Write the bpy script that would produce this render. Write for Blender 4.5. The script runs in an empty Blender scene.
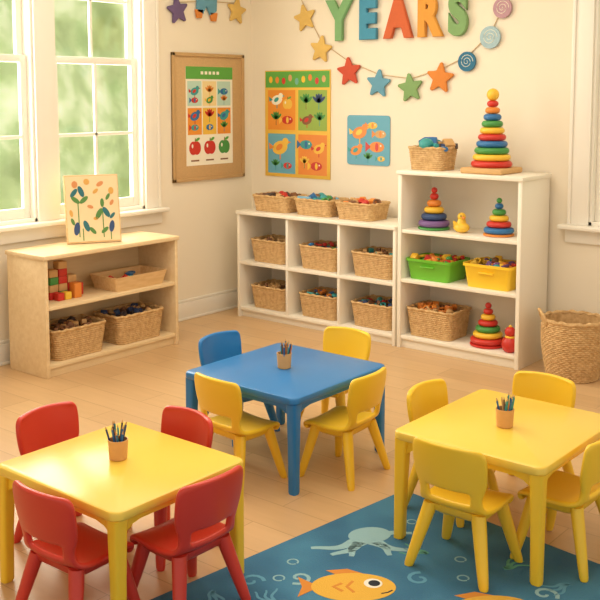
import bpy, bmesh, math, random
from mathutils import Vector, Matrix
random.seed(7)
scene=bpy.context.scene
scene.view_settings.view_transform='Standard'
scene.view_settings.look='None'

# ------------------------------------------------------------ materials
def lin(c):
    r=[]
    for v in c:
        v=v/255.0
        r.append(v/12.92 if v<=0.04045 else ((v+0.055)/1.055)**2.4)
    return (r[0],r[1],r[2],1.0)
_m={}
def M(name,rgb=(200,200,200),rough=.5,var=0.0,vscale=8.0,bump=0.0,bscale=60.0,emit=0.0):
    if name in _m: return _m[name]
    m=bpy.data.materials.new(name); m.use_nodes=True
    nt=m.node_tree; b=nt.nodes['Principled BSDF']
    c=lin(rgb)
    b.inputs['Base Color'].default_value=c
    b.inputs['Roughness'].default_value=rough
    tc=nt.nodes.new('ShaderNodeTexCoord')
    if var>0:
        n=nt.nodes.new('ShaderNodeTexNoise'); n.inputs['Scale'].default_value=vscale; n.inputs['Detail'].default_value=3
        mx=nt.nodes.new('ShaderNodeMix'); mx.data_type='RGBA'
        mx.inputs[6].default_value=(c[0]*(1-var),c[1]*(1-var),c[2]*(1-var),1)
        mx.inputs[7].default_value=(min(1,c[0]*(1+var)),min(1,c[1]*(1+var)),min(1,c[2]*(1+var)),1)
        nt.links.new(tc.outputs['Object'],n.inputs['Vector'])
        nt.links.new(n.outputs['Fac'],mx.inputs[0]); nt.links.new(mx.outputs[2],b.inputs['Base Color'])
    if bump>0:
        n=nt.nodes.new('ShaderNodeTexNoise'); n.inputs['Scale'].default_value=bscale; n.inputs['Detail'].default_value=4
        bp=nt.nodes.new('ShaderNodeBump'); bp.inputs['Strength'].default_value=bump; bp.inputs['Distance'].default_value=.01
        nt.links.new(tc.outputs['Object'],n.inputs['Vector'])
        nt.links.new(n.outputs['Fac'],bp.inputs['Height']); nt.links.new(bp.outputs['Normal'],b.inputs['Normal'])
    _m[name]=m
    return m

WALL=M('wall_paint',(243,232,210),.85,var=.015,vscale=1.5,bump=.05,bscale=120)
CEIL=M('ceiling_paint',(248,243,232),.9,var=.01)
TRIM=M('trim_white_paint',(247,241,228),.4,var=.01)
SHELFW=M('white_laminate',(247,239,222),.4,var=.01,vscale=3)
YEL=M('yellow_plastic',(250,206,52),.33,var=.03,vscale=3)
YTOP=M('yellow_table_plastic',(250,213,88),.26,var=.02,vscale=2)
RED=M('red_plastic',(212,60,44),.35,var=.04,vscale=3)
BLU=M('blue_plastic',(38,124,192),.30,var=.03,vscale=3)
CORK=M('cork_board_mat',(208,170,118),.85,var=.12,vscale=60)
CORKF=M('cork_frame_wood',(198,160,108),.6,var=.08,vscale=10)
PAPER=M('paper_cream',(246,240,220),.7,var=.02)
cR=M('toy_red',(206,52,42),.4,var=.04); cO=M('toy_orange',(232,140,56),.45,var=.05)
cY=M('toy_yellow',(244,196,60),.4,var=.04); cG=M('toy_green',(74,150,72),.45,var=.05)
cB=M('toy_blue',(46,112,170),.4,var=.05); cT=M('toy_teal',(60,160,160),.45,var=.05)
cP=M('toy_purple',(122,90,146),.5,var=.05); cPk=M('toy_pink',(222,140,150),.5,var=.05)
cD=M('toy_dark',(78,66,66),.5,var=.1); cW=M('toy_wood',(214,170,112),.6,var=.1,vscale=20)
cBr=M('toy_brown',(136,92,60),.6,var=.12,vscale=20); cLB=M('felt_light_blue',(130,180,205),.8,var=.05)
cDB=M('toy_navy',(50,74,120),.5,var=.05)
LIME=M('lime_plastic',(112,190,52),.4,var=.04)
TOYS=[cR,cO,cY,cG,cB,cT,cBr,cD,cW,cDB]

def wood(name,c1,c2,scale=3,rough=.5,sx=(1,12,1)):
    m=bpy.data.materials.new(name); m.use_nodes=True; nt=m.node_tree; b=nt.nodes['Principled BSDF']
    tc=nt.nodes.new('ShaderNodeTexCoord'); mp=nt.nodes.new('ShaderNodeMapping'); mp.inputs['Scale'].default_value=sx
    n=nt.nodes.new('ShaderNodeTexNoise'); n.inputs['Scale'].default_value=scale; n.inputs['Detail'].default_value=5
    r=nt.nodes.new('ShaderNodeValToRGB'); r.color_ramp.elements[0].color=lin(c1); r.color_ramp.elements[1].color=lin(c2)
    r.color_ramp.elements[0].position=.3; r.color_ramp.elements[1].position=.7
    L=nt.links.new
    L(tc.outputs['Object'],mp.inputs[0]); L(mp.outputs[0],n.inputs['Vector']); L(n.outputs['Fac'],r.inputs[0]); L(r.outputs[0],b.inputs['Base Color'])
    b.inputs['Roughness'].default_value=rough
    return m
BIRCH=wood('birch_wood',(232,204,156),(242,217,174),3,.45,(10,1,10))
PLY=wood('light_wood',(220,180,124),(236,200,148),4,.5,(2,10,10))

def wicker_mat():
    m=bpy.data.materials.new('wicker'); m.use_nodes=True; nt=m.node_tree; b=nt.nodes['Principled BSDF']; L=nt.links.new
    tc=nt.nodes.new('ShaderNodeTexCoord')
    n=nt.nodes.new('ShaderNodeTexNoise'); n.inputs['Scale'].default_value=30; n.inputs['Detail'].default_value=3
    r=nt.nodes.new('ShaderNodeValToRGB')
    r.color_ramp.elements[0].color=lin((190,148,94)); r.color_ramp.elements[1].color=lin((222,186,132))
    r.color_ramp.elements[0].position=.3; r.color_ramp.elements[1].position=.7
    L(tc.outputs['Object'],n.inputs['Vector']); L(n.outputs['Fac'],r.inputs[0]); L(r.outputs[0],b.inputs['Base Color'])
    b.inputs['Roughness'].default_value=.7
    return m
WICK=wicker_mat()

def floor_mat():
    m=bpy.data.materials.new('floor_planks'); m.use_nodes=True; nt=m.node_tree; b=nt.nodes['Principled BSDF']; L=nt.links.new
    tc=nt.nodes.new('ShaderNodeTexCoord'); mp=nt.nodes.new('ShaderNodeMapping')
    br=nt.nodes.new('ShaderNodeTexBrick'); br.inputs['Scale'].default_value=1.0
    br.inputs['Brick Width'].default_value=1.3; br.inputs['Row Height'].default_value=.24
    br.inputs['Mortar Size'].default_value=.003; br.inputs['Mortar Smooth'].default_value=.3
    br.inputs['Color1'].default_value=lin((220,184,138)); br.inputs['Color2'].default_value=lin((210,173,127))
    br.inputs['Mortar'].default_value=lin((186,149,106))
    mp2=nt.nodes.new('ShaderNodeMapping'); mp2.inputs['Scale'].default_value=(1,9,1)
    n=nt.nodes.new('ShaderNodeTexNoise'); n.inputs['Scale'].default_value=2.5; n.inputs['Detail'].default_value=6
    mx=nt.nodes.new('ShaderNodeMix'); mx.data_type='RGBA'; mx.blend_type='MULTIPLY'; mx.inputs[0].default_value=1
    r=nt.nodes.new('ShaderNodeValToRGB'); r.color_ramp.elements[0].color=(.86,.84,.8,1); r.color_ramp.elements[1].color=(1.04,1.03,1.02,1)
    L(tc.outputs['Object'],mp.inputs[0]); L(mp.outputs[0],br.inputs['Vector'])
    L(tc.outputs['Object'],mp2.inputs[0]); L(mp2.outputs[0],n.inputs['Vector']); L(n.outputs['Fac'],r.inputs[0])
    L(br.outputs['Color'],mx.inputs[6]); L(r.outputs[0],mx.inputs[7]); L(mx.outputs[2],b.inputs['Base Color'])
    b.inputs['Roughness'].default_value=.34
    return m
FLOOR=floor_mat()

def rug_mat():
    m=bpy.data.materials.new('rug_pile'); m.use_nodes=True; nt=m.node_tree; b=nt.nodes['Principled BSDF']; L=nt.links.new
    tc=nt.nodes.new('ShaderNodeTexCoord')
    n=nt.nodes.new('ShaderNodeTexNoise'); n.inputs['Scale'].default_value=2.2; n.inputs['Detail'].default_value=2
    r=nt.nodes.new('ShaderNodeValToRGB')
    r.color_ramp.elements[0].color=lin((46,104,142)); r.color_ramp.elements[1].color=lin((68,134,170))
    r.color_ramp.elements[0].position=.35; r.color_ramp.elements[1].position=.65
    n2=nt.nodes.new('ShaderNodeTexNoise'); n2.inputs['Scale'].default_value=160
    mx=nt.nodes.new('ShaderNodeMix'); mx.data_type='RGBA'; mx.blend_type='MULTIPLY'; mx.inputs[0].default_value=.25
    bp=nt.nodes.new('ShaderNodeBump'); bp.inputs['Strength'].default_value=.5; bp.inputs['Distance'].default_value=.004
    L(tc.outputs['Object'],n.inputs['Vector']); L(tc.outputs['Object'],n2.inputs['Vector'])
    L(n.outputs['Fac'],r.inputs[0]); L(r.outputs[0],mx.inputs[6]); L(n2.outputs['Color'],mx.inputs[7]); L(mx.outputs[2],b.inputs['Base Color'])
    L(n2.outputs['Fac'],bp.inputs['Height']); L(bp.outputs['Normal'],b.inputs['Normal'])
    b.inputs['Roughness'].default_value=.95
    return m
RUG=rug_mat()
RPALE=M('rug_print_pale_blue',(142,182,190),.95,bump=.3,bscale=160); RYEL=M('rug_print_yellow',(226,176,66),.95,bump=.3,bscale=160)
RORG=M('rug_print_orange',(212,136,52),.95); RGRN=M('rug_print_green',(92,160,140),.95); RWHT=M('rug_print_white',(235,232,220),.95); RBLK=M('rug_print_dark',(30,40,50),.95)
RLB=M('rug_print_sky',(92,152,180),.95)

def glass_mat():
    m=bpy.data.materials.new('window_glass'); m.use_nodes=True; nt=m.node_tree
    for n in list(nt.nodes): nt.nodes.remove(n)
    o=nt.nodes.new('ShaderNodeOutputMaterial'); t=nt.nodes.new('ShaderNodeBsdfTransparent'); g=nt.nodes.new('ShaderNodeBsdfGlossy'); g.inputs['Roughness'].default_value=.05
    mx=nt.nodes.new('ShaderNodeMixShader'); mx.inputs[0].default_value=.06
    nt.links.new(t.outputs[0],mx.inputs[1]); nt.links.new(g.outputs[0],mx.inputs[2]); nt.links.new(mx.outputs[0],o.inputs[0])
    return m
GLASS=glass_mat()

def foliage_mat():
    m=bpy.data.materials.new('garden_foliage_glow'); m.use_nodes=True; nt=m.node_tree; b=nt.nodes['Principled BSDF']; L=nt.links.new
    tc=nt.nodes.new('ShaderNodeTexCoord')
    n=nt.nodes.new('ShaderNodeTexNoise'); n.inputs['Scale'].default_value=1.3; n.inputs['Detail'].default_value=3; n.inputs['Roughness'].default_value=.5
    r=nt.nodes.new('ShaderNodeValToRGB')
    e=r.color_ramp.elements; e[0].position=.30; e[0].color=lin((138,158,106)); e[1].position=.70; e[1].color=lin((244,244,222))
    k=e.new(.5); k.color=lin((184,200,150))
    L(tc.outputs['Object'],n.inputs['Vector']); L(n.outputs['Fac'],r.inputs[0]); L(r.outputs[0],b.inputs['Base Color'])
    L(r.outputs[0],b.inputs['Emission Color']); b.inputs['Emission Strength'].default_value=.40  # emission added so the garden looks overexposed by daylight
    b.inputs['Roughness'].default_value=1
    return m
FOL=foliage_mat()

# ------------------------------------------------------------ mesh builder
def T(x,y,z): return Matrix.Translation((x,y,z))
def RZ(a): return Matrix.Rotation(math.radians(a),4,'Z')
def RX(a): return Matrix.Rotation(math.radians(a),4,'X')
def RY(a): return Matrix.Rotation(math.radians(a),4,'Y')
class MB:
    def __init__(s): s.bm=bmesh.new(); s.mats=[]
    def mi(s,m):
        if m not in s.mats: s.mats.append(m)
        return s.mats.index(m)
    def add(s,t,mat,mtx=None):
        i=s.mi(mat)
        for f in t.faces: f.material_index=i; f.smooth=True
        if mtx is not None: t.transform(mtx)
        me=bpy.data.meshes.new('tmp'); t.to_mesh(me); t.free()
        s.bm.from_mesh(me); bpy.data.meshes.remove(me)
    def addmesh(s,me,mat,mtx=None):
        t=bmesh.new(); t.from_mesh(me); s.add(t,mat,mtx)
    def box(s,x0,x1,y0,y1,z0,z1,mat,bev=.004,mtx=None,seg=2):
        t=bmesh.new(); bmesh.ops.create_cube(t,size=1)
        for v in t.verts: v.co=Vector(((x0+x1)/2+v.co.x*(x1-x0),(y0+y1)/2+v.co.y*(y1-y0),(z0+z1)/2+v.co.z*(z1-z0)))
        if bev>0: bmesh.ops.bevel(t,geom=list(t.edges),offset=bev,segments=seg,profile=.5,affect='EDGES')
        s.add(t,mat,mtx)
    def ball(s,x,y,z,r,mat,sc=(1,1,1),u=16,v=10,mtx=None):
        t=bmesh.new(); bmesh.ops.create_uvsphere(t,u_segments=u,v_segments=v,radius=r)
        m=T(x,y,z)@Matrix.Diagonal((sc[0],sc[1],sc[2],1))
        s.add(t,mat,(mtx@m) if mtx is not None else m)
    def cone(s,p0,p1,r0,r1,mat,n=16,mtx=None):
        p0=Vector(p0);p1=Vector(p1); d=p1-p0
        t=bmesh.new(); bmesh.ops.create_cone(t,cap_ends=True,segments=n,radius1=r0,radius2=r1,depth=d.length)
        m=T(*((p0+p1)/2))@d.to_track_quat('Z','Y').to_matrix().to_4x4()
        s.add(t,mat,(mtx@m) if mtx is not None else m)
    def lathe(s,prof,mat,n=32,mtx=None,sy=1):
        t=bmesh.new(); rings=[]
        for r,z in prof:
            rings.append([t.verts.new((r*math.cos(2*math.pi*i/n),sy*r*math.sin(2*math.pi*i/n),z)) for i in range(n)])
        for a,b in zip(rings,rings[1:]):
            for i in range(n):
                t.faces.new((a[i],a[(i+1)%n],b[(i+1)%n],b[i]))
        t.faces.new(list(reversed(rings[0]))); t.faces.new(rings[-1])
        s.add(t,mat,mtx)
    def loft(s,rings,mat,mtx=None,cap=True):
        t=bmesh.new(); R=[[t.verts.new(p) for p in r] for r in rings]; n=len(rings[0])
        for a,b in zip(R,R[1:]):
            for i in range(n): t.faces.new((a[i],a[(i+1)%n],b[(i+1)%n],b[i]))
        if cap:
            t.faces.new(list(reversed(R[0]))); t.faces.new(R[-1])
        s.add(t,mat,mtx)
    def torus(s,x,y,z,R,r,mat,n=28,k=10,sz=1,mtx=None):
        t=bmesh.new(); V=[]
        for i in range(n):
            a=2*math.pi*i/n
            V.append([t.verts.new(((R+r*math.cos(2*math.pi*j/k))*math.cos(a),(R+r*math.cos(2*math.pi*j/k))*math.sin(a),sz*r*math.sin(2*math.pi*j/k))) for j in range(k)])
        for i in range(n):
            for j in range(k):
                t.faces.new((V[i][j],V[(i+1)%n][j],V[(i+1)%n][(j+1)%k],V[i][(j+1)%k]))
        m=T(x,y,z); s.add(t,mat,(mtx@m) if mtx is not None else m)
    def tube(s,pts,r,mat,k=8,closed=False,mtx=None):
        pts=[Vector(p) for p in pts]; rings=[]; n=len(pts)
        up=Vector((0,0,1))
        for i,p in enumerate(pts):
            a=pts[i-1] if i>0 else (pts[-1] if closed else p); b=pts[(i+1)%n] if (i<n-1 or closed) else p
            d=(b-a).normalized(); q=d.cross(up)
            if q.length<.05: q=d.cross(Vector((0,1,0)))
            q.normalize(); w=d.cross(q).normalized()
            rr=r[i] if isinstance(r,(list,tuple)) else r
            rings.append([p+q*rr*math.cos(2*math.pi*j/k)+w*rr*math.sin(2*math.pi*j/k) for j in range(k)])
        if closed: rings.append(rings[0])
        s.loft(rings,mat,mtx,cap=not closed)
    def prism(s,pts,y0,th,mat,mtx=None,bev=0):   # polygon in XZ, front faces -Y
        t=bmesh.new()
        f=t.faces.new([t.verts.new((p[0],y0,p[1])) for p in pts])
        f.normal_update()
        if f.normal.y<0: f.normal_flip()
        r=bmesh.ops.extrude_face_region(t,geom=[f])
        for e in r['geom']:
            if isinstance(e,bmesh.types.BMVert): e.co.y-=th
        bmesh.ops.recalc_face_normals(t,faces=list(t.faces))
        if bev>0:
            es=[e for e in t.edges if all(abs(v.co.y-(y0-th))<1e-6 for v in e.verts)]
            bmesh.ops.bevel(t,geom=es,offset=bev,segments=2,affect='EDGES',profile=.5)
        bmesh.ops.triangulate(t,faces=[f for f in t.faces if len(f.verts)>4])
        s.add(t,mat,mtx)
    def disc(s,x,z,rx,rz,y0,th,mat,n=24,rot=0,mtx=None):
        c,q=math.cos(math.radians(rot)),math.sin(math.radians(rot))
        pts=[]
        for i in range(n):
            a=2*math.pi*i/n; u=rx*math.cos(a); v=rz*math.sin(a)
            pts.append((x+u*c-v*q,z+u*q+v*c))
        s.prism(pts,y0,th,mat,mtx)
    def mesh(s,name,angle=38):
        me=bpy.data.meshes.new(name); s.bm.to_mesh(me); s.bm.free()
        for m in s.mats: me.materials.append(m)
        me.set_sharp_from_angle(angle=math.radians(angle))
        return me
    def obj(s,name,loc=(0,0,0),rz=0,parent=None,rot=None,angle=38):
        return place(s.mesh(name,angle),name,loc,rz,parent,rot)
def place(me,name,loc=(0,0,0),rz=0,parent=None,rot=None):
    o=bpy.data.objects.new(name,me); scene.collection.objects.link(o)
    o.location=loc; o.rotation_euler=rot if rot else (0,0,math.radians(rz))
    if parent: o.parent=parent
    return o
def empty(name,loc=(0,0,0),rz=0):
    o=bpy.data.objects.new(name,None); scene.collection.objects.link(o); o.location=loc; o.rotation_euler=(0,0,math.radians(rz)); o.empty_display_size=.1
    return o
def rr(w,d,r,z,n=6):
    P=[]
    for cx,cy,a0 in ((w/2-r,d/2-r,0),(-w/2+r,d/2-r,90),(-w/2+r,-d/2+r,180),(w/2-r,-d/2+r,270)):
        for i in range(n+1):
            a=math.radians(a0+90*i/n); P.append(Vector((cx+r*math.cos(a),cy+r*math.sin(a),z)))
    return P

# ------------------------------------------------------------ room shell
XL=-6.81; YB=7.55; CH=3.9
b=MB(); b.box(-7.0,3.0,-2.5,7.75,-.1,0,FLOOR,0); b.obj('floor')
b=MB(); b.box(-7.0,3.0,-2.5,7.75,CH,CH+.1,CEIL,0); b.obj('ceiling')
WZ0,WZ1=1.14,3.62
A0,A1,B0,B1=3.84,4.88,5.08,6.07
b=MB()
for y0,y1,z0,z1 in ((-2.5,A0,0,CH),(A0,A1,0,WZ0),(A0,A1,WZ1,CH),(A1,B0,0,CH),(B0,B1,0,WZ0),(B0,B1,WZ1,CH),(B1,YB,0,CH)):
    b.box(XL-.18,XL,y0,y1,z0,z1,WALL,0)
b.obj('wall_left')
C0,C1=-3.14,-1.96
b=MB()
for x0,x1,z0,z1 in ((XL-.18,C0,0,CH),(C0,C1,0,WZ0),(C0,C1,WZ1,CH),(C1,3.0,0,CH)):
    b.box(x0,x1,YB,YB+.18,z0,z1,WALL,0)
b.obj('wall_back')
def baseboard(name,L,loc,rz):
    b=MB(); b.box(0,L,-.022,0,0,.17,TRIM,.003); b.box(0,L,-.015,0,.17,.2,TRIM,.005); b.box(0,L,-.036,-.022,0,.025,TRIM,.006)
    b.obj(name,loc,rz)
baseboard('baseboard_left',9.9,(XL,-2.4,0),90)
baseboard('baseboard_back',9.6,(XL,YB,0),0)

def window(name,w,z0,z1,loc,rz):
    b=MB(); h=z1-z0
    # jamb liner
    b.box(0,.025,0,.18,z0,z1,TRIM,.002); b.box(w-.025,w,0,.18,z0,z1,TRIM,.002)
    b.box(0,w,0,.18,z1-.025,z1,TRIM,.002); b.box(0,w,0,.18,z0,z0+.03,TRIM,.002)
    zm=z0+h*.545
    for (a,c,y) in ((z0+.03,zm+.03,.06),(zm-.03,z1-.025,.105)):
        x0,x1=.025,w-.025; f=.06
        b.box(x0,x0+f,y,y+.04,a,c,TRIM,.004); b.box(x1-f,x1,y,y+.04,a,c,TRIM,.004)
        b.box(x0+f,x1-f,y,y+.04,a,a+(.085 if y<.1 else f),TRIM,.004); b.box(x0+f,x1-f,y,y+.04,c-f,c,TRIM,.004)
        b.box(w/2-.014,w/2+.014,y+.008,y+.032,a+f,c-f,TRIM,.003)
        m=(a+c)/2
        b.box(x0+f,x1-f,y+.008,y+.032,m-.014,m+.014,TRIM,.003)
        b.box(x0+f,x1-f,y+.018,y+.022,a+f,c-f,GLASS,0)
    b.obj(name,loc,rz)
window('window_1',A1-A0,WZ0,WZ1,(XL,A0,0),90)
window('window_2',B1-B0,WZ0,WZ1,(XL,B0,0),90)
window('window_3',C1-C0,WZ0,WZ1,(C0,YB,0),0)
def casing(name,w,mull,loc,rz):
    b=MB(); cw=.17
    for x0,x1 in [(-cw,.004),(w-.004,w+cw)]+mull:
        b.box(x0,x1,-.028,0,WZ0,WZ1,TRIM,.005)
        if x0<0 or x1>w: 
            xo=x0 if x0<0 else x1-.03
            b.box(xo,xo+.03,-.042,-.028,WZ0,WZ1+.12,TRIM,.005)
    b.box(-cw,w+cw,-.028,0,WZ1,WZ1+.15,TRIM,.005); b.box(-cw-.02,w+cw+.02,-.05,0,WZ1+.15,WZ1+.19,TRIM,.006)
    b.box(-cw-.06,w+cw+.06,-.10,.05,WZ0-.04,WZ0,TRIM,.012,seg=3)
    b.box(-cw-.02,w+cw+.02,-.026,0,WZ0-.15,WZ0-.04,TRIM,.005)
    b.obj(name,loc,rz)
casing('trim_1',B1-A0,[(A1-A0-.004,B0-A0+.004)],(XL,A0,0),90)
casing('trim_2',C1-C0,[],(C0,YB,0),0)

# garden outside
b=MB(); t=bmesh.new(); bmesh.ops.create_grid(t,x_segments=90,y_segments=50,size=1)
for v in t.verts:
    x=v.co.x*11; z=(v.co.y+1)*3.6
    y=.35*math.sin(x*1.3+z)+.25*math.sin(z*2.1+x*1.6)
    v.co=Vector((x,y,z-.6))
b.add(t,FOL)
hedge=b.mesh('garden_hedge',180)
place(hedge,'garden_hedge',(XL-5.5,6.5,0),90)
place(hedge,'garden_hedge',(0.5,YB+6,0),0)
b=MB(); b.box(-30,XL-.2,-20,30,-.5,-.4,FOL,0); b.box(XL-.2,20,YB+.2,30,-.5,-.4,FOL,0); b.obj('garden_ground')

# ------------------------------------------------------------ baskets and toys
def clutter(b,w,d,z,n,seed,mats,s=.05,mtx=None):
    rnd=random.Random(seed)
    for i in range(n):
        x=rnd.uniform(-w/2,w/2); y=rnd.uniform(-d/2,d/2); k=rnd.random(); m=rnd.choice(mats); q=s*rnd.uniform(.6,1.15)
        zz=z+rnd.uniform(-.2,.45)*s
        R=T(x,y,zz)@RZ(rnd.uniform(0,360))@RX(rnd.uniform(-50,50))
        if mtx is not None: R=mtx@R
        if k<.35: b.box(-q*.5,q*.5,-q*.5,q*.5,-q*.5,q*.5,m,q*.1,R)
        elif k<.6: b.ball(0,0,0,q*.6,m,(1,1,.8),12,8,R)
        elif k<.8: b.cone((-q,0,0),(q,0,0),q*.25,q*.25,m,10,R)
        else: b.torus(0,0,0,q*.55,q*.2,m,14,6,1,R)
def wicker(name,w,d,h,loc,rz=0,fill=None,seed=1,n=26,taper=.88,rc=.05,sz=.05,mats=None):
    b=MB(); rows=max(6,int(h/.0165)); 
    NP=12
    NS=int((2*(w+d))/.008); NS-=NS%4
    def ring(f,off,z,row=None):
        W=w*(taper+(1-taper)*f); D=d*(taper+(1-taper)*f)
        base=rr(W,D,rc,z,NP)
        per=[]; tot=0; L=[0]
        for i in range(len(base)):
            tot+=(base[(i+1)%len(base)]-base[i]).length; L.append(tot)
        N=NS; k=0
        for i in range(N):
            tt=tot*i/N
            while L[k+1]<tt: k+=1
            a=base[k]; c=base[(k+1)%len(base)]; u=(tt-L[k])/max(1e-9,(L[k+1]-L[k])); p=a.lerp(c,u)
            e=(c-a); nrm=Vector((e.y,-e.x,0)); 
            if nrm.length>0: nrm.normalize()
            o=off
            if row is not None: o=.0028*math.cos(2*math.pi*i/4+math.pi*row)+.0028
            per.append(p+nrm*o)
        return per
    rings=[]
    for r in range(rows):
        f0=r/rows; f1=(r+.5)/rows
        rings.append(ring(f0,-.002,h*f0)); rings.append(ring(f1,0,h*f1,r))
    rings.append(ring(1,0,h)); rings.append(ring(1,-.014,h)); 
    rings.append(ring(.1,-.014,h*.1))
    b.loft(rings,WICK)
    # braided rim
    rim=ring(1,-.004,h)[::2]
    R1=[p+Vector((0,0,.003*math.sin(i*1.1))) for i,p in enumerate(rim)]
    b.tube(R1,[.0125+.0022*math.sin(i*1.5) for i in range(len(rim))],WICK,6,True)
    b.tube([Vector((p.x*1.0,p.y*1.0,.009)) for p in ring(0,-.002,.01)[::2]],.009,WICK,6,True)
    if fill!=False: 
        b.box(-w*.42,w*.42,-d*.40,d*.40,h*.55,h*.82,cBr,.01)
        clutter(b,w*.76,d*.7,h*.93,n,seed,mats or TOYS,sz)
    return b.obj(name,loc,rz)

def bin_(name,w,d,h,mat,loc,seed,mats,rz=0,fill=True,wall=.012):
    b=MB()
    R=[rr(w*.86,d*.86,.03,0),rr(w*.97,d*.97,.035,h*.86),rr(w*.98,d*.98,.035,h*.87),rr(w*1.03,d*1.03,.04,h*.88),rr(w*1.03,d*1.03,.04,h),rr(w*.97,d*.97,.035,h),rr(w*.95-wall,d*.95-wall,.03,h*.85),rr(w*.84,d*.84,.025,.015)]
    b.loft(R,mat)
    b.box(-w*.15,w*.15,-d*.5-.012,-d*.46,h*.62,h*.68,mat,.004)
    if fill:
        b.box(-w*.42,w*.42,-d*.42,d*.42,h*.5,h*.75,mats[0],.01)
        clutter(b,w*.78,d*.74,h*.88,34,seed,mats,.06)
    return b.obj(name,loc,rz)

def stacker(name,R,H,cols,loc,base=None,top=None,square=False,thick=None):
    b=MB(); bh=.022*H/.35
    bm_=base or cW
    if square: b.box(-R*1.12,R*1.12,-R*1.12,R*1.12,0,bh*1.1,bm_,bh*.35,seg=3)
    else: b.lathe([(R*.95,0),(R*1.02,bh*.3),(R*1.0,bh*.8),(R*.9,bh)],bm_)
    n=len(cols); z=bh*(1.1 if square else 1); topr=H*.075
    hh=(H-z-2*topr*.9)/n
    b.cone((0,0,0),(0,0,H-topr),R*.1,R*.08,cW)
    for i,c in enumerate(cols):
        r=R*(1-.72*i/(n-1)); rt=hh/2
        if r<rt*1.1: r=rt*1.15
        prof=[]
        for j in range(9):
            a=-math.pi/2+math.pi*j/8
            prof.append((r-rt+rt*math.cos(a)*1.0,z+rt+rt*.97*math.sin(a)))
        b.lathe([(max(.004,r-rt*1.6),prof[0][1])]+prof+[(max(.004,r-rt*1.6),prof[-1][1])],c)
        z+=hh
    b.ball(0,0,z+topr*.9,topr,top or cY)
    return b.obj(name,loc)

# ------------------------------------------------------------ left birch bookshelf
SX0,SX1,SY0,SY1,SH=-6.66,-6.17,4.47,5.87,.965
b=MB(); t=.032
b.box(SX0,SX1,SY0,SY0+t,0,SH-.03,BIRCH,.004); b.box(SX0,SX1,SY1-t,SY1,0,SH-.03,BIRCH,.004)
b.box(SX0-.01,SX1+.012,SY0-.012,SY1+.012,SH-.035,SH,BIRCH,.006)
b.box(SX0,SX1-.01,SY0+t,SY1-t,.53,.56,BIRCH,.003)
b.box(SX0,SX1-.01,SY0+t,SY1-t,.07,.10,BIRCH,.003)
b.box(SX0+.02,SX1-.03,SY0+t,SY1-t,0,.07,BIRCH,.002)
b.box(SX0,SX0+.012,SY0+t,SY1-t,.1,SH-.035,BIRCH,.001)
b.obj('wooden_bookshelf')
wicker('wicker_basket',.52,.36,.24,(-6.38,4.84,.101),90,seed=3,mats=[cBr,cD,cW,cBr,cBr])
wicker('wicker_basket',.52,.36,.24,(-6.38,5.48,.101),90,seed=4,mats=[cBr,cD,cW,cDB,cW])
# wooden tray
b=MB(); b.loft([rr(.52,.3,.02,0),rr(.58,.36,.025,.12),rr(.555,.335,.02,.12),rr(.495,.275,.015,.015)],PLY)
clutter(b,.38,.18,.07,16,5,[cT,cR,cB,cY,cW],.055); b.obj('wooden_tray',(-6.37,5.48,.561),90)
# toy block stack
b=MB()
for c in range(3):
    z=0
    for k in range([4,5,3][c]):
        hh=.06; m=[cR,cW,cG,cW,cR][(k+c*2)%5]
        b.box(-.035+.0,.045,-.13+c*.088,-.05+c*.088,z,z+hh-.001,m,.004,RZ(random.uniform(-3,3))); z+=hh
b.box(.06,.12,-.11,-.05,0,.06,cR,.004); b.box(.06,.12,-.04,.02,0,.06,cY,.004)
b.box(.05,.12,.05,.12,0,.12,cO,.004); b.box(-.03,.04,.14,.2,0,.1,cR,.004)
b.obj('building_blocks',(-6.42,4.80,.561))
# art board leaning
b=MB(); b.box(-.225,.225,-.02,.012,0,.57,PLY,.003)
b.box(-.215,.215,-.022,-.02,.012,.558,M('art_canvas',(240,216,170),.7,var=.04),.0)
sal=M('paint_salmon',(218,146,90),.7); och=M('paint_ochre',(222,168,84),.7)
for (x,z,rx,rz,m,ro) in ((-.14,.49,.024,.03,sal,0),(-.04,.51,.024,.026,och,20),(.07,.49,.032,.018,sal,30),(.16,.43,.022,.03,och,0),(.03,.43,.028,.015,och,40),(.16,.33,.026,.014,sal,60),(-.18,.25,.014,.03,och,10),(-.02,.30,.026,.014,sal,-20),(.02,.2,.02,.014,och,0)):
    b.disc(x,z,rx,rz,-.022,.002,m,18,ro)
teal=M('paint_teal',(44,110,120),.7); grn=M('paint_green',(90,138,70),.7)
for (x,z,L,ro,m) in ((-.15,.42,.07,50,teal),(-.09,.43,.08,110,teal),(-.14,.36,.07,140,grn),(-.07,.36,.07,40,grn),(-.14,.12,.09,80,cDB),(-.06,.14,.08,110,teal),(.05,.24,.08,60,grn),(.11,.25,.08,120,teal),(.08,.33,.06,90,grn),(.15,.13,.08,80,cDB),(.09,.10,.06,40,grn),(-.01,.10,.06,130,grn),(-.17,.18,.05,110,grn),(.13,.38,.05,60,grn),(.16,.22,.05,50,teal)):
    b.disc(x,z,L*.62,L*.27,-.022,.002,m,16,ro)
for x,z0,z1 in ((-.12,.05,.36),(.08,.04,.28),(-.09,.02,.12),(.14,.02,.12)):
    b.prism([(x-.004,z0),(x+.004,z0),(x+.004,z1),(x-.004,z1)],-.022,.0015,grn)
b.obj('painted_art_board',(-6.41,5.15,.968),rot=(math.radians(-13),0,math.radians(62)))

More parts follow.
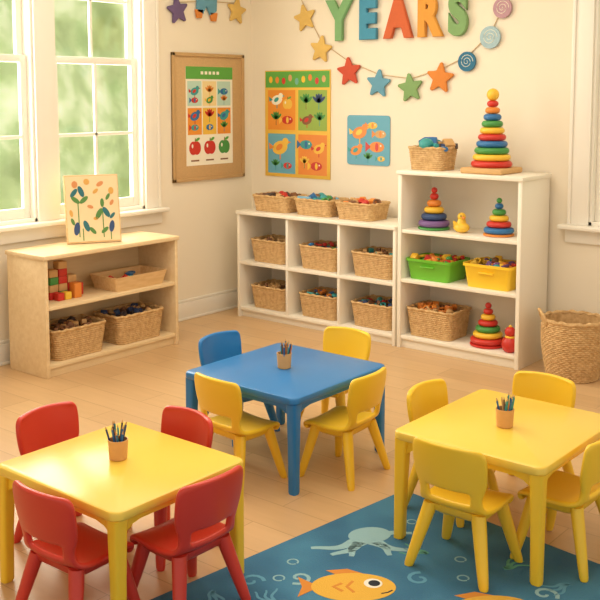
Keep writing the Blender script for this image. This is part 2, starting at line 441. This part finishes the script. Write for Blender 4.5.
# ------------------------------------------------------------ white cubby shelf
X0,X1=-6.51,-4.64; YF,YK=7.0,7.5; t=.03; LH=1.06
b=MB(); cw=(X1-X0-t)/3
for i in range(4):
    x=X0+i*cw; b.box(x,x+t,YF+(.0 if i in(0,3) else .012),YK,0 if i in (0,3) else .08,LH-t,SHELFW,.003)
b.box(X0-.01,X1,YF-.012,YK,LH-.035,LH,SHELFW,.005)
for z in (.07,.53): b.box(X0+t,X1-t,YF+.008,YK,z,z+t,SHELFW,.003)
b.box(X0+t,X1-t,YF+.04,YF+.06,0,.07,SHELFW,.002)
b.box(X0+t,X1-t,YK-.012,YK,.1,LH-.035,SHELFW,0)
b.obj('cubby_shelf')
for i in range(3):
    cx=X0+t/2+cw*(i+.5)
    wicker('wicker_basket',.45,.36,.215,(cx+.01,7.24,.561),seed=20+i,mats=[[cBr,cW,cW],[cR,cB,cG,cBr],[cBr,cW,cT]][i],sz=.04)
    wicker('wicker_basket',.45,.36,.215,(cx+.01,7.24,.101),seed=30+i,mats=[[cW,cBr],[cO,cB,cT,cW],[cDB,cT,cR,cBr]][i],sz=.04)
wicker('wicker_basket',.46,.33,.15,(-6.17,7.25,LH+.001),seed=41,mats=[cBr,cBr,cR,cD,cW],sz=.055)
wicker('wicker_basket',.44,.33,.15,(-5.65,7.25,LH+.001),seed=42,mats=[cT,cB,cLB,cBr,cG],sz=.065)
wicker('wicker_basket',.42,.33,.15,(-5.17,7.25,LH+.001),seed=43,mats=[cBr,cO,cR,cW],sz=.06)

# ------------------------------------------------------------ tall toy shelf
X0,X1=-4.62,-3.46; TH=1.55; t=.035
b=MB()
b.box(X0,X0+t,YF,YK,0,TH-t,SHELFW,.003); b.box(X1-t,X1,YF,YK,0,TH-t,SHELFW,.003)
b.box(X0-.012,X1+.012,YF-.014,YK+.005,TH-t,TH,SHELFW,.006)
for z in (.08,.58,1.01): b.box(X0+t,X1-t,YF+.006,YK,z,z+.03,SHELFW,.003)
b.box(X0+t,X1-t,YF+.03,YF+.05,0,.08,SHELFW,.002); b.box(X0+t,X1-t,YK-.012,YK,.1,TH-t,SHELFW,0)
b.obj('toy_shelf')
wicker('wicker_basket',.36,.28,.19,(-4.43,7.25,TH+.001),seed=51,mats=[cBr,cD,cDB,cT,cW,cB],sz=.10,n=22)
stacker('ring_stacker',.17,.69,[cR,cY,cG,cB,cR,cY,cG,cB,cO,cR],(-3.86,7.24,TH+.001),square=True,top=cY)
stacker('ring_stacker',.135,.36,[cP,cDB,cY,cO,cR],(-4.38,7.2,1.041),base=cG,top=cR)
stacker('ring_stacker',.125,.31,[cB,cR,cY,cG,cB],(-3.76,7.2,1.041),base=cO,top=cG)
# duck
b=MB(); b.ball(0,0,.045,.07,cY,(1.15,.85,.65)); b.cone((0,0,.06),(0,0,.12),.045,.03,cY); b.ball(.0,0,.135,.036,cY); b.cone((.03,-.01,.132),(.062,-.02,.128),.013,.005,cO,10)
b.cone((-.06,0,.05),(-.105,0,.085),.03,.008,cY,12); b.ball(.022,-.027,.145,.006,cD); b.obj('rubber_duck',(-4.08,7.15,1.041),-20)
bin_('plastic_toy_bin',.44,.36,.18,LIME,(-4.345,7.22,.611),61,[cY,cO,cY,cG,cR,cO])
bin_('plastic_toy_bin',.44,.36,.2,YEL,(-3.785,7.22,.611),62,[cBr,cO,cY,cT,cP,cR])
wicker('wicker_basket',.46,.36,.24,(-4.33,7.22,.111),seed=63,mats=[cBr,cO,cW],sz=.05)
stacker('ring_stacker',.145,.36,[cR,cY,cG,cR,cY,cR],(-3.83,7.18,.111),base=cR,top=cR)
b=MB(); b.lathe([(.035,0),(.06,.02),(.07,.06),(.06,.1),(.035,.125),(.03,.13)],cR); b.ball(0,0,.165,.045,cR); b.ball(0,0,.21,.014,cY); b.torus(0,0,.125,.033,.01,cY); b.obj('roly_poly_toy',(-3.585,7.1,.111))

# ------------------------------------------------------------ round floor basket
def round_basket(name,loc,R,H):
    b=MB(); rows=30; N=160; rings=[]
    def rad(f): return R*(.82+.2*math.sin(min(1,f*1.05)*math.pi*.62))
    for r in range(rows):
        f0=r/rows; f1=(r+.5)/rows
        rings.append([Vector(((rad(f0)-.003)*math.cos(2*math.pi*i/N),(rad(f0)-.003)*math.sin(2*math.pi*i/N),H*f0)) for i in range(N)])
        ring=[]
        for i in range(N):
            q=rad(f1)+.0045*math.cos(2*math.pi*i/5+math.pi*r)+.003
            ring.append(Vector((q*math.cos(2*math.pi*i/N),q*math.sin(2*math.pi*i/N),H*f1)))
        rings.append(ring)
    for rr_,z in ((rad(1),H),(rad(1)-.02,H),(rad(.1)-.02,.03)):
        rings.append([Vector((rr_*math.cos(2*math.pi*i/N),rr_*math.sin(2*math.pi*i/N),z)) for i in range(N)])
    b.loft(rings,WICK)
    N=110
    b.tube([((rad(1)-.008)*math.cos(2*math.pi*i/N),(rad(1)-.008)*math.sin(2*math.pi*i/N),H+.004*math.sin(i*.8)) for i in range(N)],[.016+.003*math.sin(i*1.2) for i in range(N)],WICK,8,True)
    for s in (0,math.pi):
        P=[]
        for k in range(17):
            a=math.pi*k/16; ang=s+.38*math.cos(a); zz=H-.03+.1*math.sin(a); q=rad(1)+.005+.02*math.sin(a)
            P.append((q*math.cos(ang),q*math.sin(ang),zz))
        b.tube(P,[.012+.002*math.sin(k*2) for k in range(17)],WICK,8)
    return b.obj(name,loc,215)
round_basket('laundry_wicker_basket',(-3.055,7.12,0),.24,.46)

# ------------------------------------------------------------ tables
def table(name,cx,cy,w,d,h,mt,ml,z0=0):
    b=MB()
    rc=.045
    b.loft([rr(w-.012,d-.012,rc,h-.042),rr(w,d,rc,h-.034),rr(w,d,rc,h-.012),rr(w-.006,d-.006,rc,h-.004),rr(w-.02,d-.02,rc-.005,h)],mt)
    for (L,off,ax) in ((w,d/2-.04,0),(w,-d/2+.04,0),(d,w/2-.04,1),(d,-w/2+.04,1)):
        P=[(-L/2+.05,h-.042),(L/2-.05,h-.042)]
        n=14
        for i in range(n+1):
            u=L/2-.06-(L-.12)*i/n; s=abs(u)/(L/2-.06)
            P.append((u,h-.075-.045*max(0,(s-.72)/.28)**2))
        m=T(0,off,0) if ax==0 else RZ(90)@T(0,-off,0)
        b.prism(P,.01,.02,ml,m)
    for sx in (-1,1):
        for sy in (-1,1):
            rings=[]
            for f,q in ((0,.046),(.02,.052),(.5,.056),(.9,.064),(1,.07)):
                z=f*(h-.04)
                px=sx*(w/2-.008-q/2); py=sy*(d/2-.008-q/2)
                rings.append([p+Vector((px,py,0)) for p in rr(q,q,.014,z,4)])
            b.loft(rings,ml)
    b.obj(name,(cx,cy,z0))
table('kids_table',-3.71,4.42,.87,.90,.55,BLU,BLU)
table('kids_table',-3.315,2.785,.84,.77,.55,YTOP,YEL)
table('kids_table',-2.185,4.33,.80,.90,.55,YTOP,YEL,.009)

# ------------------------------------------------------------ chairs
def chair_mesh(mat,nm):
    prof=[(.150,.272,.150,0),(.166,.290,.160,0),(.160,.312,.168,0),(.12,.322,.176,0),(.06,.320,.180,0),(.0,.315,.182,0),(-.06,.315,.180,0),(-.11,.320,.176,.1),(-.145,.334,.168,.3),(-.165,.358,.160,.5),(-.176,.388,.157,.7),(-.184,.416,.166,.85),(-.190,.445,.180,1),(-.198,.490,.188,1),(-.206,.545,.191,1),(-.212,.590,.189,1),(-.215,.616,.181,1),(-.217,.632,.162,1)]
    nx=12; t=bmesh.new(); G=[]
    for j,(y,z,w,bk) in enumerate(prof):
        row=[]
        for i in range(nx+1):
            u=-1+2*i/nx
            zz=z-(1-bk)*.010*(1-u*u); yy=y+bk*.045*u*u
            if z>.6: zz=z-.008*u*u
            row.append(t.verts.new((w*u,yy,zz)))
        G.append(row)
    for j in range(len(prof)-1):
        for i in range(nx):
            if j in (9,10) and 2<=i<=nx-3: continue
            t.faces.new((G[j][i],G[j][i+1],G[j+1][i+1],G[j+1][i]))
    me=bpy.data.meshes.new('tmpc'); t.to_mesh(me); t.free()
    o=bpy.data.objects.new('tmpc',me); scene.collection.objects.link(o)
    s=o.modifiers.new('s','SOLIDIFY'); s.thickness=.028; s.offset=0
    ss=o.modifiers.new('ss','SUBSURF'); ss.levels=2; ss.render_levels=2
    dg=bpy.context.evaluated_depsgraph_get(); ev=o.evaluated_get(dg); m2=bpy.data.meshes.new_from_object(ev)
    bpy.data.objects.remove(o)
    b=MB(); b.addmesh(m2,mat)
    b.loft([rr(.24,.2,.05,.255)]+[rr(.29,.25,.06,.275)]+[rr(.31,.27,.06,.308)],mat)
    for sx in (-1,1):
        for sy in (-1,1):
            top=Vector((sx*.122,sy*.105-.005,.305)); bot=Vector((sx*.195,sy*.175-.012,0))
            rings=[]
            for f,q in ((0,.036),(.25,.034),(.5,.031),(.8,.027),(.96,.024),(1,.020)):
                c=top.lerp(bot,f)
                rings.append([c+Vector((q*math.cos(-2*math.pi*k/14),q*.85*math.sin(-2*math.pi*k/14),0)) for k in range(14)])
            b.loft(rings,mat)
    return b.mesh(nm,50)
CY=chair_mesh(YEL,'child_chair_yellow'); CR=chair_mesh(RED,'child_chair_red'); CB=chair_mesh(BLU,'child_chair_blue')
def chair(me,x,y,rz,z=0): place(me,'child_chair',(x,y,z),rz)
chair(CB,-4.21,4.53,-92)
chair(CY,-3.80,5.00,183)
chair(CY,-3.71,4.00,-4)
chair(CY,-3.29,4.43,93)
chair(CR,-3.82,2.89,-88)
chair(CR,-3.42,3.12,176)
chair(CR,-3.19,2.44,2)
chair(CR,-2.93,2.80,88)
chair(CY,-2.54,4.41,-91,.009)
chair(CY,-2.31,4.83,180,.0)
chair(CY,-2.17,3.89,1,.009)
chair(CY,-1.85,4.27,90,.009)

# ------------------------------------------------------------ pencil cups
CUPM=M('cup_wood',(226,172,108),.6,var=.08,vscale=30)
def cup(x,y,z,seed):
    b=MB(); rnd=random.Random(seed)
    b.lathe([(.036,0),(.040,.004),(.046,.088),(.046,.092),(.042,.092),(.036,.012)],CUPM)
    for i in range(16):
        a=rnd.uniform(0,6.28); r0=rnd.uniform(0,.025); r1=r0+rnd.uniform(.01,.035); h=rnd.uniform(.12,.16)
        m=rnd.choice([cDB,cD,cB,cBr,cW,cDB,cT,cO]); a2=a+rnd.uniform(-.5,.5)
        p0=Vector((r0*math.cos(a),r0*math.sin(a),.015)); p1=Vector((r1*math.cos(a2),r1*math.sin(a2),h)); d=(p1-p0).normalized()
        b.cone(p0,p1,.0045,.0045,m,6); b.cone(p1,p1+d*.014,.0045,.0008,cW,6)
    b.obj('pencil_cup',(x,y,z))
cup(-3.72,4.41,.5505,1); cup(-3.35,2.80,.5505,2); cup(-2.18,4.28,.5595,3)

# ------------------------------------------------------------ rug (print is part of the pile)
rug=empty('ocean_play_rug',(-2.855,4.42,0),-7)
b=MB(); b.box(0,3.0,-3.2,0,.0005,.008,RUG,.003); b.obj('pile',parent=rug)
def strip(b,pts,w0,w1,mat,th=.001,y0=0):
    n=len(pts); Lp=[];Rp=[]
    for i,p in enumerate(pts):
        a=Vector(pts[max(0,i-1)]);c=Vector(pts[min(n-1,i+1)]); d=(c-a).normalized(); q=Vector((-d.y,d.x)); w=w0+(w1-w0)*i/(n-1)
        Lp.append(Vector(p)+q*w); Rp.append(Vector(p)-q*w)
    b.prism([tuple(v) for v in Lp+Rp[::-1]],y0,th,mat)
def octopus(b):
    b.disc(.07,.12,.11,.085,0,.0013,RPALE,28,20)
    for k,(a,L,cv) in enumerate(((195,.32,.9),(222,.28,.7),(255,.24,-.6),(290,.24,.7),(335,.30,-.8),(10,.26,.8))):
        pts=[];x,y=.05,.08;aa=math.radians(a)
        for i in range(12):
            pts.append((x,y)); x+=L/11*math.cos(aa); y+=L/11*math.sin(aa)*.85; aa+=cv*math.cos(i*.6)*.35
        strip(b,pts,.034,.012,RPALE)
def fish(b):
    b.disc(0,0,.19,.125,0,.0012,RYEL,32,0)
    b.prism([(-.15,0),(-.25,.09),(-.23,0),(-.25,-.09)],0,.0011,RORG)
    b.prism([(-.06,.10),(.06,.115),(-.02,.165),(-.12,.15)],0,.0010,RORG)
    strip(b,[(-.05,.03),(-.09,0),(-.05,-.04)],.008,.008,RORG,.0018); strip(b,[(-.0,.05),(-.03,.0),(0,-.05)],.007,.007,RORG,.0018)
    b.disc(.09,.03,.042,.042,0,.0018,RWHT,20); b.disc(.095,.03,.027,.027,0,.0024,RBLK,16)
    strip(b,[(.12,-.06),(.15,-.05),(.172,-.03)],.004,.004,RBLK,.0018)
def squig(b,m,s=1):
    pts=[(s*.05*math.cos(i*.5)*(1-i/16),s*.05*math.sin(i*.5)*(1-i/16)) for i in range(14)]
    strip(b,pts,.008*s,.006*s,m)
def weed(b,m):
    for a in (-25,0,25):
        pts=[(math.sin(math.radians(a))*.12*i/8+.01*math.sin(i),.13*i/8) for i in range(9)]
        strip(b,pts,.010,.004,m)
def bubble(b,m,r=.02):
    pts=[(r*math.cos(i*math.pi/10),r*math.sin(i*math.pi/10)) for i in range(20)]
    strip(b,pts,.004,.004,m)
def on_rug(fn,wx,wy,ang,name,*a):
    b=MB(); fn(b,*a)
    me=b.mesh(name); me.transform(RX(-90))
    inv=(T(-2.855,4.42,0)@RZ(-7)).inverted(); p=inv@Vector((wx,wy,.0081))
    place(me,name,p,ang+7,rug)
A=39
on_rug(octopus,-2.66,3.70,A,'octopus_print')
on_rug(fish,-2.44,3.37,A,'fish_print')
on_rug(fish,-1.86,3.58,A+10,'fish_print')
for i,(x,y,k) in enumerate(((-2.83,3.12,0),(-2.62,3.02,1),(-2.25,3.62,0),(-2.1,3.75,2),(-2.35,3.85,1),(-2.05,3.45,0),(-2.6,4.1,2),(-1.7,4.0,1),(-1.5,3.7,0),(-2.80,3.38,2),(-2.4,3.0,2),(-2.9,2.95,1),(-1.5,4.1,2),(-2.15,3.3,1),(-1.25,3.5,1),(-2.68,3.28,0),(-2.2,3.9,2),(-1.75,3.85,0),(-2.0,3.95,1),(-2.75,3.22,2))):
    if k==0: on_rug(squig,x,y,A+i*40,'swirl_print',[RLB,RPALE][i%2],1.2)
    elif k==1: on_rug(weed,x,y,A+i*17,'seaweed_print',[RGRN,RLB][i%2])
    else: on_rug(bubble,x,y,0,'bubble_print',RPALE,.025)

# ------------------------------------------------------------ posters
PG=M('poster_green',(96,170,70),.6); PT=M('poster_teal',(110,176,160),.6); PO=M('poster_orange',(236,150,52),.6); PY=M('poster_yellow',(240,194,76),.6)
PB=M('poster_blue',(104,172,196),.6); PGn=M('poster_leaf',(150,180,80),.6)
def critter(b,x,z,s,m,m2,y,kind=0):
    if kind==0: # bird
        b.disc(x,z,s*.42,s*.28,y,.0012,m,20,15); b.disc(x+s*.3,z+s*.25,s*.17,s*.17,y,.0014,m,16); b.prism([(x-s*.3,z),(x-s*.62,z+s*.2),(x-s*.58,z-s*.1)],y,.0012,m2); b.prism([(x+s*.44,z+s*.3),(x+s*.44,z+s*.18),(x+s*.62,z+s*.24)],y,.0012,m2)
        b.disc(x-s*.03,z+s*.02,s*.2,s*.12,y,.0018,m2,16,30)
        b.prism([(x-.02*s,z-s*.25),(x+.04*s,z-s*.25),(x+.04*s,z-s*.5),(x-.02*s,z-s*.5)],y,.001,m2)
    elif kind==1: # fish
        b.disc(x,z,s*.42,s*.25,y,.0012,m,20); b.prism([(x-s*.35,z),(x-s*.65,z+s*.25),(x-s*.65,z-s*.25)],y,.0012,m2); b.disc(x+s*.22,z+s*.06,s*.05,s*.05,y,.0018,PAPER,10); b.disc(x,z,s*.1,s*.2,y,.0016,m2,14)
    elif kind==2: # fruit
        b.disc(x-s*.12,z,s*.28,s*.33,y,.0012,m,18); b.disc(x+s*.12,z,s*.28,s*.33,y,.00125,m,18); b.prism([(x-.03*s,z+s*.25),(x+.03*s,z+s*.25),(x+.05*s,z+s*.48),(x,z+s*.48)],y,.0012,cBr); b.disc(x+s*.18,z+s*.42,s*.16,s*.07,y,.0013,PG,12,25); b.disc(x-s*.18,z+s*.1,s*.06,s*.1,y,.0017,PAPER,10)
    elif kind==3: # plant
        for a in (-50,-20,20,50,0):
            b.disc(x+s*.3*math.sin(math.radians(a)),z+s*.22*math.cos(math.radians(a)),s*.26,s*.09,y,.0012,m,14,90-a)
        b.prism([(x-.02*s,z-s*.4),(x+.02*s,z-s*.4),(x+.02*s,z+s*.1),(x-.02*s,z+s*.1)],y,.001,m2)
b=MB(); W,H=1.0,1.24
b.box(-W/2,W/2,-.012,0,-H/2,H/2,CORK,.001)
for x0,x1,z0,z1 in ((-W/2,-W/2+.035,-H/2,H/2),(W/2-.035,W/2,-H/2,H/2),(-W/2,W/2,-H/2,-H/2+.035),(-W/2,W/2,H/2-.035,H/2)):
    b.box(x0,x1,-.028,0,z0,z1,CORKF,.004)
b.box(-.32,.33,-.015,-.012,-.47,.49,PAPER,0)
b.box(-.32,.33,-.017,-.015,.37,.49,PG,0)
for i in range(5): b.box(-.12+i*.055,-.085+i*.055,-.018,-.017,.415,.445,PAPER,0)
CE1=M('poster_pale_teal',(190,220,204),.6); CE2=M('poster_peach',(240,196,140),.6); CE3=M('poster_sand',(244,220,160),.6)
for i in range(3):
    b.box(-.30+i*.205,-.11+i*.205,-.016,-.015,.11,.35,[CE1,CE3,CE1][i],0)
    critter(b,-.205+i*.205,.25,.13,[cT,cO,cB][i],[cR,cY,cT][i],-.016,[0,3,1][i]); critter(b,-.205+i*.205,.165,.11,[cR,cG,cO][i],[cB,cY,cT][i],-.016,[1,0,3][i])
    b.box(-.30+i*.205,-.11+i*.205,-.016,-.015,-.17,.09,[PO,PY,PO][i],0)
    critter(b,-.205+i*.205,.01,.15,[cB,cR,cT][i],[cR,cG,cB][i],-.016,[0,3,0][i]); critter(b,-.205+i*.205,-.10,.12,[cT,cB,cG][i],[cR,cY,cB][i],-.016,[1,1,3][i])
    critter(b,-.205+i*.205,-.30,.2,[cR,cR,cG][i],cBr,-.015,2)
    b.box(-.26+i*.205,-.15+i*.205,-.016,-.015,-.43,-.415,cBr,0)
b.obj('cork_board_poster',(XL+.004,6.915,1.975),90)
b=MB(); W,H=.84,1.07
b.box(-W/2,W/2,-.006,0,-H/2,H/2,PY,.001)
b.box(-W/2+.01,W/2-.01,-.008,-.006,H/2-.17,H/2-.01,PG,0)
rnd=random.Random(9)
for i in range(9): b.disc(-.34+i*.085,H/2-.09+rnd.uniform(-.02,.02),.024,.034,-.008,.001,[cY,cO,cR,cW,PT][i%5],12)
for (x0,x1,z0,z1,m) in ((-.38,-.02,-.06,.34,PO),(.02,.38,-.06,.34,PGn),(-.38,-.02,-.50,-.10,PB),(.02,.38,-.50,-.10,cO)):
    b.box(x0,x1,-.008,-.006,z0,z1,m,0)
critter(b,-.26,.24,.17,PAPER,cT,-.008,0); critter(b,-.12,.20,.15,PY,cR,-.008,2); critter(b,-.27,.05,.16,cG,cBr,-.008,3); critter(b,-.12,.04,.17,cR,PY,-.008,1)
critter(b,.12,.22,.18,cG,cBr,-.008,3); critter(b,.28,.22,.18,cDB,cT,-.008,3); critter(b,.13,.04,.15,cBr,cR,-.008,0); critter(b,.29,.05,.16,cG,cT,-.008,3)
critter(b,-.22,-.24,.24,PY,cO,-.008,0); critter(b,.12,-.2,.18,cT,cB,-.008,1); critter(b,.28,-.24,.16,PY,cR,-.008,0); critter(b,.25,-.41,.17,cR,cY,-.008,1); critter(b,.1,-.38,.14,PY,cG,-.008,3); critter(b,-.28,-.42,.13,cG,cT,-.008,3); critter(b,-.12,-.42,.13,cR,cT,-.008,1)
b.obj('animal_poster',(-6.19,YB-.004,1.90))
b=MB(); W,H=.49,.47
b.loft([[Vector((p.x,z,p.y)) for p in reversed(rr(W,H,.03,0))] for z in (0,-.006)],PB)
critter(b,-.10,.07,.2,cO,cY,-.006,0); critter(b,.05,.14,.13,PY,cO,-.006,1); critter(b,.14,.06,.15,cW,cO,-.006,1); critter(b,.1,-.06,.2,cO,cR,-.006,1); critter(b,-.14,-.10,.16,cO,cT,-.006,0); critter(b,.0,-.17,.12,cG,cT,-.006,3); critter(b,.15,-.17,.1,PY,cT,-.006,1)
b.obj('fish_poster',(-5.32,YB-.004,1.765))

# ------------------------------------------------------------ garlands and letters
def star_pts(R,r=.52,rot=0):
    P=[]
    for i in range(10):
        a=math.radians(90+rot+36*i); q=R if i%2==0 else R*r
        if i%2==0:
            for da in (-5,0,5):
                P.append((q*(1-.04*(da!=0))*math.cos(a+math.radians(da)),q*(1-.04*(da!=0))*math.sin(a+math.radians(da))))
        else: P.append((q*math.cos(a),q*math.sin(a)))
    return P
def felt(n,c): return M('felt_'+n,c,.9,var=.06,vscale=30,bump=.3,bscale=120)
fP=felt('purple',(112,92,132)); fY=felt('yellow',(226,188,104)); fR=felt('red',(204,84,60)); fB=felt('blue',(104,160,184)); fG=felt('green',(132,168,108)); fO=felt('orange',(222,136,62)); fN=felt('navy',(56,118,150)); fPk=felt('mauve',(190,150,160)); fL=felt('pale_blue',(168,196,204))
STR=M('string_cotton',(206,180,140),.9)
g=empty('star_garland',(0,YB,0))
items=[(-6.08,2.94,fY,12,.135),(-5.88,2.63,fY,-8,.135),(-5.54,2.41,fR,5,.14),(-5.20,2.295,fB,-5,.135),(-4.85,2.255,fG,8,.135),(-4.54,2.34,fO,-6,.14)]
for (x,z,m,ro,R) in items:
    b=MB(); b.prism(star_pts(R,.52,ro),0,.02,m,bev=.006); b.obj('star',(x,-.012,z),parent=g)
for (x,z,m,R) in ((-4.27,2.48,fN,.085),(-4.05,2.68,fL,.095),(-3.94,2.92,fPk,.085)):
    b=MB(); b.disc(0,0,R,R,0,.02,m,32)
    pts=[(R*.75*(1-i/34)*math.cos(i*.45),-.021,R*.75*(1-i/34)*math.sin(i*.45)) for i in range(32)]
    b.tube(pts,.0025,PAPER,6); b.obj('felt_spiral',(x,-.012,z),parent=g)
b=MB(); pl=[(-6.2,3.25),(-6.08,3.02),(-5.88,2.7),(-5.54,2.50),(-5.20,2.38),(-4.85,2.34),(-4.54,2.42),(-4.27,2.53),(-4.05,2.72),(-3.94,2.95),(-3.9,3.2)]
b.tube([(p[0],-.008,p[1]) for p in pl],.0045,STR,6); b.obj('string',parent=g)
g=empty('star_garland',(XL,0,0),90)
for (x,z,m,ro,R) in ((6.50,2.985,fP,10,.135),(7.315,3.03,fY,-8,.135)):
    b=MB(); b.prism(star_pts(R,.52,ro),0,.02,m,bev=.006); b.obj('star',(x,-.012,z),parent=g)
b=MB()
b.prism([(-.13,.0),(-.05,-.02),(0,.06),(.06,-.03),(.14,.02),(.15,.2),(-.12,.2)],0,.02,fB,bev=.005); b.obj('felt_bird',(6.88,-.012,2.99),parent=g)
b=MB(); b.prism([(-.03,-.06),(.03,-.06),(.05,.02),(-.05,.02)],0,.02,fO); b.obj('felt_beak',(6.78,-.012,2.99),parent=g)
b=MB(); b.prism([(-.03,-.06),(.03,-.06),(.05,.02),(-.05,.02)],0,.02,fO); b.obj('felt_foot',(6.98,-.012,2.97),parent=g)
b=MB(); b.tube([(6.35,-.008,3.2),(6.5,-.008,3.06),(6.88,-.008,3.1),(7.315,-.008,3.11),(7.45,-.008,3.2)],.0045,STR,6); b.obj('string',parent=g)

L=empty('years_lettering',(0,YB,0))
fGs=felt('sage',(128,176,120)); fBl=felt('bluel',(74,148,178)); fAo=felt('amber',(210,104,62)); fRy=felt('gold',(228,160,70)); fSg=felt('moss',(132,170,112))
for ch,x,m in (('Y',-5.65,fGs),('E',-5.32,fBl),('A',-4.98,fAo),('R',-4.66,fRy),('S',-4.36,fSg)):
    cu=bpy.data.curves.new('letter','FONT'); cu.body=ch; cu.size=.46; cu.extrude=.012; cu.bevel_depth=.01; cu.offset=.020; cu.align_x='CENTER'; cu.bevel_resolution=3
    cu.materials.append(m)
    o=bpy.data.objects.new('letter_'+ch.lower(),cu); scene.collection.objects.link(o); o.parent=L
    o.location=(x,-.03,2.735); o.rotation_euler=(math.radians(90),0,0); o.scale=(.80,1.04,1)

# ------------------------------------------------------------ light
w=bpy.data.worlds.new('World'); scene.world=w; w.use_nodes=True
bg=w.node_tree.nodes['Background']; bg.inputs[0].default_value=(1.0,.925,.80,1); bg.inputs[1].default_value=.92
def area(name,loc,rot,sx,sy,e,c):
    l=bpy.data.lights.new(name,'AREA'); l.shape='RECTANGLE'; l.size=sx; l.size_y=sy; l.energy=e; l.color=c
    o=bpy.data.objects.new(name,l); scene.collection.objects.link(o); o.location=loc; o.rotation_euler=[math.radians(a) for a in rot]
area('window_daylight',(XL-.35,4.95,2.4),(0,-90,0),2.4,2.3,150,(1,.94,.82))
area('ceiling_fill',(-3.6,4.2,3.85),(0,0,0),4.0,4.0,112,(1,.92,.79))  # unseen fill lamp added under the ceiling to brighten the room
sl=bpy.data.lights.new('sun','SUN'); sl.energy=1.5; sl.angle=math.radians(14); sl.color=(1,.9,.72)
so=bpy.data.objects.new('sun',sl); scene.collection.objects.link(so)
so.rotation_euler=Vector((1.0,-.35,-.62)).to_track_quat('-Z','Y').to_euler()

# ------------------------------------------------------------ camera
cd=bpy.data.cameras.new('camera'); co=bpy.data.objects.new('camera',cd); scene.collection.objects.link(co)
co.location=(0,0,2.2); co.rotation_euler=(math.radians(84),0,math.radians(39.2)); cd.sensor_width=36; cd.lens=58.5; cd.shift_y=-.1725; cd.clip_end=200
scene.camera=co
